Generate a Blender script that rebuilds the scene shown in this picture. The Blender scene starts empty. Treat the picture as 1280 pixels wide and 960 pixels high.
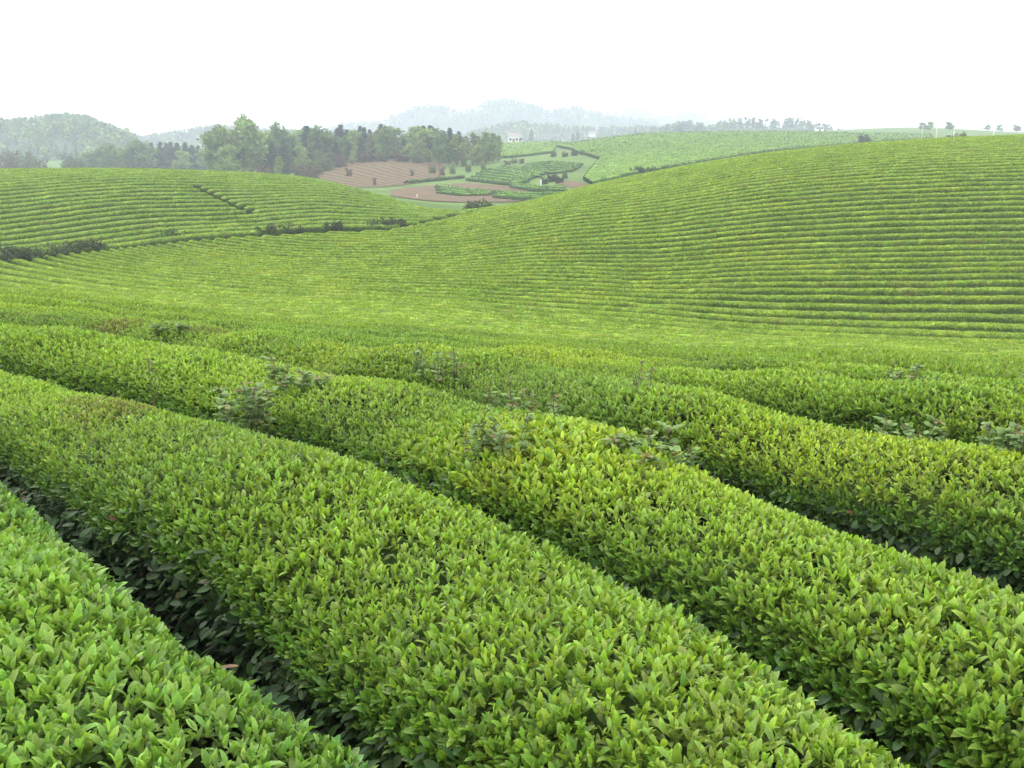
import bpy, math, random
import numpy as np
from mathutils import Vector

rng = np.random.default_rng(7)
random.seed(7)
sc = bpy.context.scene
col = sc.collection

# ------------------------------------------------------------------ camera, world, sun, exposure
PITCH = math.radians(13.9)
F = 1256.0                                   # focal length in photo pixels (1280 wide)
cam_d = bpy.data.cameras.new("camera")
cam_d.sensor_width = 36.0
cam_d.lens = 36.0 * F / 1280.0
cam_d.clip_start = 0.05
cam_d.clip_end = 8000.0
cam = bpy.data.objects.new("camera", cam_d)
cam.location = (0, 0, 0)
cam.rotation_euler = (math.radians(90) - PITCH, 0, 0)
col.objects.link(cam)
sc.camera = cam

SUN_EL, SUN_AZ = math.radians(58), math.radians(-40)     # azimuth from +y towards +x
world = bpy.data.worlds.new("World")
sc.world = world
world.use_nodes = True
nt = world.node_tree
nt.nodes.clear()
out = nt.nodes.new("ShaderNodeOutputWorld")
bg = nt.nodes.new("ShaderNodeBackground")
sky = nt.nodes.new("ShaderNodeTexSky")
sky.sky_type = 'NISHITA'
sky.sun_disc = False
sky.sun_elevation = SUN_EL
sky.sun_rotation = SUN_AZ
sky.air_density = 1.0
sky.dust_density = 4.0
hs = nt.nodes.new("ShaderNodeHueSaturation")
hs.inputs['Saturation'].default_value = 0.12
mixw = nt.nodes.new("ShaderNodeMix")
mixw.data_type = 'RGBA'
mixw.inputs['Factor'].default_value = 0.85
mixw.inputs['B'].default_value = (14.2, 13.9, 13.9, 1)           # even overcast layer
nt.links.new(sky.outputs[0], hs.inputs['Color'])
nt.links.new(hs.outputs[0], mixw.inputs['A'])
nt.links.new(mixw.outputs['Result'], bg.inputs['Color'])
bg.inputs['Strength'].default_value = 0.13
nt.links.new(bg.outputs[0], out.inputs[0])

sun_d = bpy.data.lights.new("sun", 'SUN')
sun_d.energy = 1.5
sun_d.angle = math.radians(14)
sun_d.color = (1.0, 0.965, 0.90)
sun = bpy.data.objects.new("sun", sun_d)
sd = Vector((math.sin(SUN_AZ) * math.cos(SUN_EL), math.cos(SUN_AZ) * math.cos(SUN_EL), math.sin(SUN_EL)))
sun.rotation_euler = (-sd).to_track_quat('-Z', 'Y').to_euler()
sun.location = (-40, 30, 90)
col.objects.link(sun)

sc.view_settings.view_transform = 'Standard'
sc.view_settings.look = 'None'
sc.view_settings.gamma = 1.0
sc.view_settings.use_curve_mapping = False
sc.view_settings.exposure = 0.52
sc.render.engine = 'CYCLES'
sc.cycles.max_bounces = 6
sc.cycles.diffuse_bounces = 3
sc.cycles.glossy_bounces = 1
sc.cycles.transmission_bounces = 3
sc.cycles.volume_bounces = 2
sc.cycles.use_denoising = True
sc.cycles.caustics_reflective = False
sc.cycles.caustics_refractive = False

# ------------------------------------------------------------------ terrain: elevation profiles along view bearings
SP, CP = math.sin(PITCH), math.cos(PITCH)


def s_of_v(v):
    dy = (480 - np.asarray(v, float)) / F
    return (-SP + dy * CP) / (CP + dy * SP)


def a_of(u, v):
    dy = (480 - np.asarray(v, float)) / F
    return ((np.asarray(u, float) - 640) / F) / (CP + dy * SP)


H0, SL = 1.1, .07                           # height of the camera above the near hedge tops, slope of the near ground


def near_y(v):
    return H0 / (-s_of_v(v) - SL)


COLS = {
-260:[(400,9.5),(380,13),(372,20),(380,28),(362,36),(348,41),(330,46),(318,51),(300,56),(265,62),(235,69),(218,79),(214,88),(220,105),(222,200),(205,330),(190,600),(176,1500),(172,3000)],
0:[(400,10),(376,14),(368,19),(374,28),(362,37),(345,44),(322,54),(312,57),(285,62),(258,67.5),(230,75),(213,85),(211,91),(219,108),(224,200),(215,330),(192,600),(176,1500),(172,3000)],
160:[(430,8.3),(400,11.5),(384,17),(380,22),(380,28),(368,37),(345,45.5),(305,58.5),(288,62),(262,67.5),(238,74),(215,83),(210,89),(216,104),(228,180),(217,300),(192,600),(176,1500),(172,3000)],
320:[(440,7.8),(410,12),(398,19),(390,28),(370,39),(340,48),(310,57),(291,62),(284,65),(262,71),(240,78),(222,87),(215,93),(221,108),(232,175),(224,235),(216,300),(188,600),(176,1500),(172,3000)],
400:[(440,8),(415,13),(402,20),(390,29),(370,40),(335,50.5),(305,58.5),(286,63.5),(279,66),(262,71),(240,79.5),(228,87),(223,93),(229,108),(234,170),(224,200),(209,250),(200,330),(186,600),(176,1500),(172,3000)],
480:[(440,8),(418,14),(404,22),(390,31),(370,41),(330,52),(300,60),(284,65),(279,67.5),(263,74),(250,81.5),(244,88),(247,102),(240,150),(225,195),(200,245),(192,320),(184,600),(176,1500),(172,3000)],
560:[(440,8.3),(422,15),(407,26),(390,34),(372,41.5),(335,51),(305,59),(285,65.5),(271,72),(263,79),(266,90),(258,115),(243,155),(228,190),(203,245),(190,310),(184,600),(176,1500),(172,3000)],
640:[(440,8.5),(426,17),(411,29),(395,37),(372,43),(310,55),(280,62.5),(259,71),(255,77),(262,95),(258,115),(246,145),(228,175),(206,220),(190,300),(180,400),(177,600),(176,1500),(172,3000)],
720:[(445,8.2),(432,16),(414,31),(395,38.5),(368,44.5),(298,56),(262,64),(240,73),(234,80),(246,103),(243,130),(228,160),(206,205),(186,260),(180,330),(178,420),(176,600),(176,1500),(172,3000)],
800:[(450,8),(434,16),(416,32),(395,39.5),(363,46),(287,57),(250,65),(225,75),(216,82),(228,105),(226,130),(212,165),(196,210),(174,280),(170,310),(176,420),(174,600),(176,1500),(172,3000)],
960:[(455,8),(438,17),(422,33.5),(400,41),(353,46.7),(268,57),(225,65),(199,74),(189,82),(202,105),(206,150),(190,210),(171,290),(167,320),(174,420),(166,600),(174,1500),(172,3000)],
1120:[(460,8),(442,17),(426,34),(402,41),(349,46.8),(256,57),(208,66),(183,76),(174,84),(188,105),(196,170),(180,260),(170,340),(159,520),(162,650),(174,1500),(172,3000)],
1280:[(465,8),(446,17),(428,35),(402,41),(344,46.8),(250,57),(202,66),(177,76),(167,85),(180,108),(192,170),(178,260),(172,340),(166,520),(166,650),(174,1500),(172,3000)],
1560:[(465,8),(450,17),(430,35),(402,41),(342,46.8),(245,57),(198,66),(174,76),(163,86),(176,110),(190,170),(178,260),(172,340),(168,520),(168,650),(174,1500),(172,3000)],
}


def pchip(x, y, xq):
    """monotone cubic through (x, y); y may be 2-D with x along axis 0 (xq scalar then)"""
    x = np.asarray(x, float); y = np.asarray(y, float)
    h = np.diff(x)
    if y.ndim == 2:
        h = h[:, None]
    d = np.diff(y, axis=0) / h
    m = np.zeros_like(y)
    w1 = 2 * h[1:] + h[:-1]; w2 = h[1:] + 2 * h[:-1]
    with np.errstate(divide='ignore', invalid='ignore'):
        mm = (w1 + w2) / (w1 / d[:-1] + w2 / d[1:])
    m[1:-1] = np.where(d[:-1] * d[1:] > 0, mm, 0); m[0] = d[0]; m[-1] = d[-1]
    hx = np.diff(x)
    i = np.clip(np.searchsorted(x, xq) - 1, 0, len(hx) - 1)
    t = (np.clip(xq, x[0], x[-1]) - x[i]) / hx[i]
    return (y[i] * (1 + 2 * t) * (1 - t) ** 2 + m[i] * hx[i] * t * (1 - t) ** 2
            + y[i + 1] * t * t * (3 - 2 * t) + m[i + 1] * hx[i] * t * t * (t - 1))


LN = np.linspace(math.log(.7), math.log(3000), 420)
us = sorted(COLS)
CA = np.array([(u - 640) / F for u in us])
raw = []
for u in us:
    pts = [(near_y(v), float(s_of_v(v))) for v in (1500, 960, 755, 610, 535, 490)] + [(y, float(s_of_v(v))) for v, y in COLS[u]]
    pts.sort()
    ll = np.log([p[0] for p in pts]); ss = [p[1] for p in pts]
    q = pchip(ll, ss, LN)
    raw.append(np.where(LN < ll[0], (-H0 - SL * np.exp(LN)) / np.exp(LN), q))
raw = np.array(raw)
AG = np.linspace(-1.1, 1.1, 221)
SG = np.stack([pchip(CA, raw[:, j], np.clip(AG, CA[0], CA[-1])) for j in range(len(LN))], 1)


def smooth(M, n, ax):
    for _ in range(n):
        Mp = np.pad(M, [(1, 1) if k == ax else (0, 0) for k in range(2)], mode='edge')
        M = (np.take(Mp, range(0, M.shape[ax]), ax) + 2 * M + np.take(Mp, range(2, M.shape[ax] + 2), ax)) / 4
    return M


SG = smooth(SG, 5, 0)
SG[:, 150:] = smooth(SG, 3, 1)[:, 150:]
DA = AG[1] - AG[0]; DL = LN[1] - LN[0]


def top(x, y):
    """height of the vegetation surface (hedge tops where tea is planted)"""
    x = np.asarray(x, float); y = np.asarray(y, float)
    ys = np.maximum(y, .75)
    a = np.clip(x / ys, -1.1, 1.1); L = np.log(ys)
    fi = np.clip((a - AG[0]) / DA, 0, len(AG) - 1.001); fj = np.clip((L - LN[0]) / DL, 0, len(LN) - 1.001)
    i = fi.astype(int); j = fj.astype(int); p = fi - i; q = fj - j
    s = SG[i, j] * (1 - p) * (1 - q) + SG[i + 1, j] * p * (1 - q) + SG[i, j + 1] * (1 - p) * q + SG[i + 1, j + 1] * p * q
    return np.where(y < .75, -H0 - SL * y, s * ys)


HEDGE_H = .82


def ground(x, y):
    y = np.asarray(y, float)
    drop = HEDGE_H * np.clip((116 - y) / 12.0, 0, 1)
    return top(x, y) - drop


def hit(u, v, ymin=1.0):
    """first point of the surface seen along the photo's bearing, beyond ymin"""
    a = float(a_of(u, v)); s = float(s_of_v(v))
    ys = np.exp(np.linspace(math.log(ymin), math.log(2900), 4000))
    z = top(a * ys, ys)
    k = np.nonzero(z >= s * ys)[0]
    k = k[0] if len(k) else len(ys) - 1
    return float(a * ys[k]), float(ys[k]), float(z[k])


# value noise on the plan
NZ = [rng.random((256, 256)) for _ in range(6)]


def noise(x, y, scale, ch=0):
    X = np.asarray(x, float) / scale + 91.3 + ch * 13.7; Y = np.asarray(y, float) / scale + 57.1 + ch * 7.9
    i = np.floor(X).astype(int); j = np.floor(Y).astype(int); fx = X - i; fy = Y - j
    fx = fx * fx * (3 - 2 * fx); fy = fy * fy * (3 - 2 * fy)
    g = NZ[ch % 6]
    i0, i1, j0, j1 = i % 256, (i + 1) % 256, j % 256, (j + 1) % 256
    return g[i0, j0] * (1 - fx) * (1 - fy) + g[i1, j0] * fx * (1 - fy) + g[i0, j1] * (1 - fx) * fy + g[i1, j1] * fx * fy


# ------------------------------------------------------------------ materials
def new_mat(name):
    m = bpy.data.materials.new(name); m.use_nodes = True
    n = m.node_tree.nodes; n.clear()
    o = n.new("ShaderNodeOutputMaterial")
    return m, n, m.node_tree.links, o


def leaf_mat(name, rough=.40, spec=.42, trans=.30, attr=True, rgb=(.08, .16, .03), scale=30, amount=.25, bump=0):
    m, n, l, o = new_mat(name)
    if attr:
        a = n.new("ShaderNodeAttribute"); a.attribute_name = "leaf_color"; src = a.outputs['Color']
    else:
        a = n.new("ShaderNodeRGB"); a.outputs[0].default_value = (*rgb, 1); src = a.outputs[0]
    tc = n.new("ShaderNodeTexCoord")
    nz = n.new("ShaderNodeTexNoise"); nz.inputs['Scale'].default_value = scale; nz.inputs['Detail'].default_value = 2
    l.new(tc.outputs['Object'], nz.inputs['Vector'])
    mp = n.new("ShaderNodeMapRange"); mp.inputs['From Min'].default_value = .3; mp.inputs['From Max'].default_value = .7
    mp.inputs['To Min'].default_value = 1 - amount; mp.inputs['To Max'].default_value = 1 + amount
    l.new(nz.outputs['Fac'], mp.inputs['Value'])
    vm = n.new("ShaderNodeVectorMath"); vm.operation = 'SCALE'
    l.new(src, vm.inputs[0]); l.new(mp.outputs[0], vm.inputs['Scale'])
    p = n.new("ShaderNodeBsdfPrincipled"); p.inputs['Roughness'].default_value = rough
    p.inputs['Specular IOR Level'].default_value = spec
    l.new(vm.outputs[0], p.inputs['Base Color'])
    if bump:
        n2 = n.new("ShaderNodeTexNoise"); n2.inputs['Scale'].default_value = 190; n2.inputs['Detail'].default_value = 1
        l.new(tc.outputs['Object'], n2.inputs['Vector'])
        b = n.new("ShaderNodeBump"); b.inputs['Strength'].default_value = bump; b.inputs['Distance'].default_value = .004
        l.new(n2.outputs['Fac'], b.inputs['Height']); l.new(b.outputs[0], p.inputs['Normal'])
    if trans > 0:
        t = n.new("ShaderNodeBsdfTranslucent")
        vt = n.new("ShaderNodeVectorMath"); vt.operation = 'MULTIPLY'; vt.inputs[1].default_value = (1.25, 1.2, .7)
        l.new(vm.outputs[0], vt.inputs[0]); l.new(vt.outputs[0], t.inputs['Color'])
        mx = n.new("ShaderNodeMixShader"); mx.inputs[0].default_value = trans
        l.new(p.outputs[0], mx.inputs[1]); l.new(t.outputs[0], mx.inputs[2]); l.new(mx.outputs[0], o.inputs[0])
    else:
        l.new(p.outputs[0], o.inputs[0])
    return m


def plain_mat(name, c1, c2, scale, rough=.9, bump=0):
    m, n, l, o = new_mat(name)
    tc = n.new("ShaderNodeTexCoord")
    nz = n.new("ShaderNodeTexNoise"); nz.inputs['Scale'].default_value = scale; nz.inputs['Detail'].default_value = 6
    l.new(tc.outputs['Object'], nz.inputs['Vector'])
    r = n.new("ShaderNodeValToRGB")
    r.color_ramp.elements[0].position = .3; r.color_ramp.elements[0].color = (*c1, 1)
    r.color_ramp.elements[1].position = .7; r.color_ramp.elements[1].color = (*c2, 1)
    l.new(nz.outputs['Fac'], r.inputs[0])
    p = n.new("ShaderNodeBsdfPrincipled"); p.inputs['Roughness'].default_value = rough
    p.inputs['Specular IOR Level'].default_value = .2
    l.new(r.outputs[0], p.inputs['Base Color'])
    if bump:
        b = n.new("ShaderNodeBump"); b.inputs['Strength'].default_value = bump; b.inputs['Distance'].default_value = .1
        l.new(nz.outputs['Fac'], b.inputs['Height']); l.new(b.outputs[0], p.inputs['Normal'])
    l.new(p.outputs[0], o.inputs[0])
    return m


M_LEAF = leaf_mat("tea_leaf", bump=.5)
M_OLD = leaf_mat("old_tea_leaf", rough=.5, spec=.14, trans=.06)
M_CROWN = leaf_mat("tree_leaf", rough=.7, spec=.15, trans=.25, scale=.6, amount=.3)
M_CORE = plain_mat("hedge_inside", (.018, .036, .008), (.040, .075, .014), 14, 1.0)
M_BODY = leaf_mat("hedge_mass", rough=.8, spec=.1, trans=0, scale=7, amount=.45)
M_TWIG = plain_mat("twig_bark", (.05, .035, .022), (.12, .09, .06), 14)
M_BARK = plain_mat("tree_bark", (.06, .05, .04), (.16, .14, .12), 3)
M_SOIL = plain_mat("red_soil", (.080, .068, .032), (.145, .088, .048), .25, .95, .3)
M_WHITE = plain_mat("white_paint", (.74, .74, .72), (.82, .82, .80), 4, .6)
M_TILE = plain_mat("grey_roof_tile", (.20, .19, .19), (.32, .30, .29), 5, .8)
M_GLASS = plain_mat("dark_pane", (.03, .035, .04), (.05, .055, .06), 3, .2)
M_DOOR = plain_mat("brown_door", (.12, .07, .04), (.18, .11, .06), 5, .6)


# ------------------------------------------------------------------ mesh helpers
def mesh_obj(name, verts, faces, mat, parent=None, colors=None, smooth_shade=True):
    """faces: list of (n x k) index arrays"""
    me = bpy.data.meshes.new(name)
    verts = np.asarray(verts, np.float32)
    me.vertices.add(len(verts)); me.vertices.foreach_set("co", verts.ravel())
    loops = np.concatenate([f.ravel() for f in faces]).astype(np.int32)
    sizes = np.concatenate([np.full(len(f), f.shape[1], np.int32) for f in faces])
    starts = np.concatenate([[0], np.cumsum(sizes)[:-1]]).astype(np.int32)
    me.loops.add(len(loops)); me.loops.foreach_set("vertex_index", loops)
    me.polygons.add(len(sizes)); me.polygons.foreach_set("loop_start", starts)
    me.polygons.foreach_set("use_smooth", np.full(len(sizes), smooth_shade))
    if colors is not None:
        at = me.attributes.new("leaf_color", 'FLOAT_COLOR', 'POINT')
        c4 = np.ones((len(verts), 4), np.float32); c4[:, :3] = colors
        at.data.foreach_set("color", c4.ravel())
    me.materials.append(mat)
    me.update(calc_edges=True); me.validate()
    o = bpy.data.objects.new(name, me)
    col.objects.link(o)
    if parent is not None:
        o.parent = parent
    return o


def tag(o, label=None, cat=None, group=None, kind=None):
    if label: o["label"] = label
    if cat: o["category"] = cat
    if group: o["group"] = group
    if kind: o["kind"] = kind
    return o


def empty(name, loc):
    o = bpy.data.objects.new(name, None); o.location = loc; o.empty_display_size = .3
    col.objects.link(o)
    return o


def unit(v):
    return v / np.maximum(np.linalg.norm(v, axis=1, keepdims=True), 1e-9)


def blades(pos, axis, length, width, fold, colr, fine, face=None, curl=.25):
    """leaf blades: one per row of pos.  fine: 8-vertex leaf, else a folded rhomb"""
    n = len(pos)
    axis = unit(axis)
    ref = rng.normal(size=(n, 3)) if face is None else face
    side = unit(np.cross(axis, ref)); nor = np.cross(side, axis)
    L = length[:, None]; Wd = width[:, None] * .5; fo = fold[:, None]
    c = colr
    if fine:
        a1 = pos + axis * L * .24; a2 = pos + axis * L * .55 + nor * L * curl * .06; a3 = pos + axis * L * .84 + nor * L * curl * .22
        tip = pos + axis * L * .98 + nor * L * curl * .36
        def pair(a, w, k): return [a - side * Wd * w + nor * Wd * fo * k, a, a + side * Wd * w + nor * Wd * fo * k]
        V = np.stack([pos] + pair(a1, .70, 1) + pair(a2, 1.0, 1) + pair(a3, .62, .7) + [tip], 1)
        b = (np.arange(n) * 11)[:, None]
        tri = np.concatenate([b + np.array([0, 2, 1]), b + np.array([0, 3, 2]), b + np.array([7, 8, 10]), b + np.array([8, 9, 10])])
        quad = np.concatenate([b + np.array(q) for q in ([1, 2, 5, 4], [2, 3, 6, 5], [4, 5, 8, 7], [5, 6, 9, 8])])
        k = np.array([.80, 1.05, .94, 1.05, 1.08, .98, 1.08, 1.16, 1.04, 1.16, 1.26])
        C = c[:, None, :] * k[None, :, None]
        return V.reshape(-1, 3), [tri, quad], C.reshape(-1, 3)
    m = pos + axis * L * .5
    V = np.stack([pos, m - side * Wd + nor * Wd * fo, pos + axis * L, m + side * Wd + nor * Wd * fo], 1)
    b = (np.arange(n) * 4)[:, None]
    tri = np.concatenate([b + np.array([0, 2, 1]), b + np.array([0, 3, 2])])
    return V.reshape(-1, 3), [tri], np.repeat(c, 4, 0)


def merge(parts):
    V = []; C = []; Fs = {}; off = 0
    for v, fs, c in parts:
        if not len(v): continue
        V.append(v); C.append(c)
        for f in fs: Fs.setdefault(f.shape[1], []).append(f + off)
        off += len(v)
    return np.concatenate(V), [np.concatenate(x) for x in Fs.values()], np.concatenate(C)


def tubes(paths, radii, sides=5):
    """list of polylines -> tapered tubes"""
    V = []; Q = []; off = 0
    for p, r in zip(paths, radii):
        p = np.asarray(p, float); m = len(p)
        r = np.asarray(r, float) * np.ones(m)
        t = unit(np.gradient(p, axis=0))
        ref = np.array([1.0, 0, 0]) if abs(t[0, 0]) < .8 else np.array([0, 1.0, 0])
        s1 = unit(np.cross(t, ref)); s2 = np.cross(t, s1)
        an = np.arange(sides) * 2 * math.pi / sides
        ring = p[:, None, :] + r[:, None, None] * (np.cos(an)[None, :, None] * s1[:, None, :] + np.sin(an)[None, :, None] * s2[:, None, :])
        V.append(ring.reshape(-1, 3))
        i = np.arange(m - 1)[:, None] * sides; j = np.arange(sides)[None, :]; j2 = (j + 1) % sides
        Q.append(np.stack([off + i + j, off + i + j2, off + i + sides + j2, off + i + sides + j], -1).reshape(-1, 4))
        off += m * sides
    return np.concatenate(V), [np.concatenate(Q)]


def boxes(lst):
    V = []; Q = []
    for (x0, x1, y0, y1, z0, z1) in lst:
        b = len(V)
        V += [(x0, y0, z0), (x1, y0, z0), (x1, y1, z0), (x0, y1, z0), (x0, y0, z1), (x1, y0, z1), (x1, y1, z1), (x0, y1, z1)]
        Q += [[b + i for i in f] for f in ((0, 3, 2, 1), (4, 5, 6, 7), (0, 1, 5, 4), (1, 2, 6, 5), (2, 3, 7, 6), (3, 0, 4, 7))]
    return np.array(V, float), [np.array(Q)]


# ------------------------------------------------------------------ ground sheet, haze
def grid_faces(nr, nc):
    i = np.arange(nr - 1)[:, None] * nc; j = np.arange(nc - 1)[None, :]
    return np.stack([i + j, i + j + 1, i + nc + j + 1, i + nc + j], -1).reshape(-1, 4)


def ground_mat():
    m, n, l, o = new_mat("ground_cover")
    tc = n.new("ShaderNodeTexCoord"); sep = n.new("ShaderNodeSeparateXYZ"); l.new(tc.outputs['Object'], sep.inputs[0])
    mr = n.new("ShaderNodeMapRange"); mr.inputs['From Min'].default_value = 96; mr.inputs['From Max'].default_value = 106
    l.new(sep.outputs['Y'], mr.inputs['Value'])
    def nz(s, d=5):
        q = n.new("ShaderNodeTexNoise"); q.inputs['Scale'].default_value = s; q.inputs['Detail'].default_value = d
        l.new(tc.outputs['Object'], q.inputs['Vector']); return q
    def ramp(src, c1, c2, p1=.35, p2=.65):
        r = n.new("ShaderNodeValToRGB"); r.color_ramp.elements[0].position = p1; r.color_ramp.elements[0].color = (*c1, 1)
        r.color_ramp.elements[1].position = p2; r.color_ramp.elements[1].color = (*c2, 1); l.new(src, r.inputs[0]); return r
    soil = ramp(nz(3).outputs['Fac'], (.03, .022, .014), (.075, .055, .035))
    grass = ramp(nz(.09).outputs['Fac'], (.075, .135, .03), (.12, .20, .045))
    fine = ramp(nz(1.3).outputs['Fac'], (.75, .75, .75), (1.15, 1.15, 1.15))
    mu = n.new("ShaderNodeMix"); mu.data_type = 'RGBA'; mu.blend_type = 'MULTIPLY'; mu.inputs['Factor'].default_value = 1
    l.new(grass.outputs[0], mu.inputs['A']); l.new(fine.outputs[0], mu.inputs['B'])
    mx = n.new("ShaderNodeMix"); mx.data_type = 'RGBA'
    l.new(mr.outputs[0], mx.inputs['Factor']); l.new(soil.outputs[0], mx.inputs['A']); l.new(mu.outputs['Result'], mx.inputs['B'])
    p = n.new("ShaderNodeBsdfPrincipled"); p.inputs['Roughness'].default_value = .95; p.inputs['Specular IOR Level'].default_value = .1
    l.new(mx.outputs['Result'], p.inputs['Base Color']); l.new(p.outputs[0], o.inputs[0])
    return m


ygrid = np.concatenate([np.linspace(-7, .7, 24), np.exp(np.linspace(math.log(.8), math.log(2600), 460))])
bgrid = np.linspace(-1, 1, 261); bgrid = np.sign(bgrid) * np.abs(bgrid) ** 1.15 * 1.05
XX = bgrid[None, :] * (ygrid[:, None] + 8); YY = np.repeat(ygrid[:, None], len(bgrid), 1)
ZZ = ground(XX, YY)
g = mesh_obj("ground", np.stack([XX, YY, ZZ], -1).reshape(-1, 3), [grid_faces(len(ygrid), len(bgrid))], ground_mat())
tag(g, "ground under the tea hedges and the grassy land running back to the hills", "ground", kind='structure')

HAZE = .00084
hv, hf = boxes([(-2900, 2900, -12, 2640, float(ZZ.min()) - 1.0, 92)])
hz = mesh_obj("haze", hv, hf, M_WHITE, smooth_shade=False)
hm, n, l, o = new_mat("haze_air")
pv = n.new("ShaderNodeVolumePrincipled")
pv.inputs['Color'].default_value = (.78, .845, 1.0, 1)
pv.inputs['Density'].default_value = HAZE
pv.inputs['Anisotropy'].default_value = .2
l.new(pv.outputs[0], o.inputs['Volume'])
hz.data.materials[0] = hm
tag(hz, "thin pale haze hanging over the whole valley", "haze", kind='stuff')

# ------------------------------------------------------------------ tea rows
# cross-section: lateral / half-width, height fraction, position along the outline 0..1
PROF = np.array([(-.72, 0), (-.86, .30), (-.98, .58), (-1.0, .74), (-.86, .88), (-.48, .97), (0, 1.0), (.48, .97), (.86, .88), (1.0, .74), (.98, .58), (.86, .30), (.72, 0)])


def prof(p, w, h):
    q = np.linspace(0, 1, len(PROF))
    return np.interp(p, q, PROF[:, 0]) * w, np.interp(p, q, PROF[:, 1]) * h


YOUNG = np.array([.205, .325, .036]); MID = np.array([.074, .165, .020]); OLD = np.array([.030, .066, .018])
BROWN = np.array([.15, .105, .050]); LIME = np.array([.33, .42, .03])


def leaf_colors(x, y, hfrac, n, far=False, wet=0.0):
    """young flush on the plucking table, older leaves lower down with flank shade painted in when far, plus patches along the rows"""
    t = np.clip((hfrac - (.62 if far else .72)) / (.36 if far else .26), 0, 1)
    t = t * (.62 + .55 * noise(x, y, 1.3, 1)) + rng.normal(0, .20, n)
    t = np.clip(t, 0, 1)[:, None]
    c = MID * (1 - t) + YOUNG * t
    lo = np.clip(((.955 if far else .72) - hfrac) / (.16 if far else .32) + rng.normal(0, .2, n), 0, 1)[:, None]  # far: shade between rows put into the colour, over the older flank leaves
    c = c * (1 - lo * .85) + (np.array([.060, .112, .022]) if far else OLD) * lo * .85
    if not far:
        cool = np.clip((noise(x, y, 1.9, 5) - .48) * 2.0, 0, .42)[:, None] * (rng.random((n, 1)) < .8)
        c = c * (1 - cool) + np.array([.082, .165, .040]) * cool
    yel = (.5 if far else 1.0) * np.clip((noise(x, y, 2.1, 2) - .64) * 2.6, 0, .55) * (rng.random(n) < .6) * (hfrac > .8)
    c = c * (1 - yel[:, None]) + LIME * yel[:, None]
    br = np.clip((noise(x, y, 1.7 if far else .9, 3) * .6 + noise(x, y, .45, 4) * .4 - (.76 if far else .75)) * 6, 0, .35 if far else .7) * (rng.random(n) < .6)
    c = c * (1 - br[:, None]) + BROWN * br[:, None]
    return c * rng.uniform(.78, 1.22, (n, 1)) * np.array([1, 1, 1]) * (1 + rng.normal(0, .06, (n, 3)))


def resample(px, py, ds):
    d = np.hypot(np.diff(px), np.diff(py)); s = np.concatenate([[0], np.cumsum(d)])
    m = max(3, int(s[-1] / ds) + 1)
    q = np.linspace(0, s[-1], m)
    return np.interp(q, s, px), np.interp(q, s, py)


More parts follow.
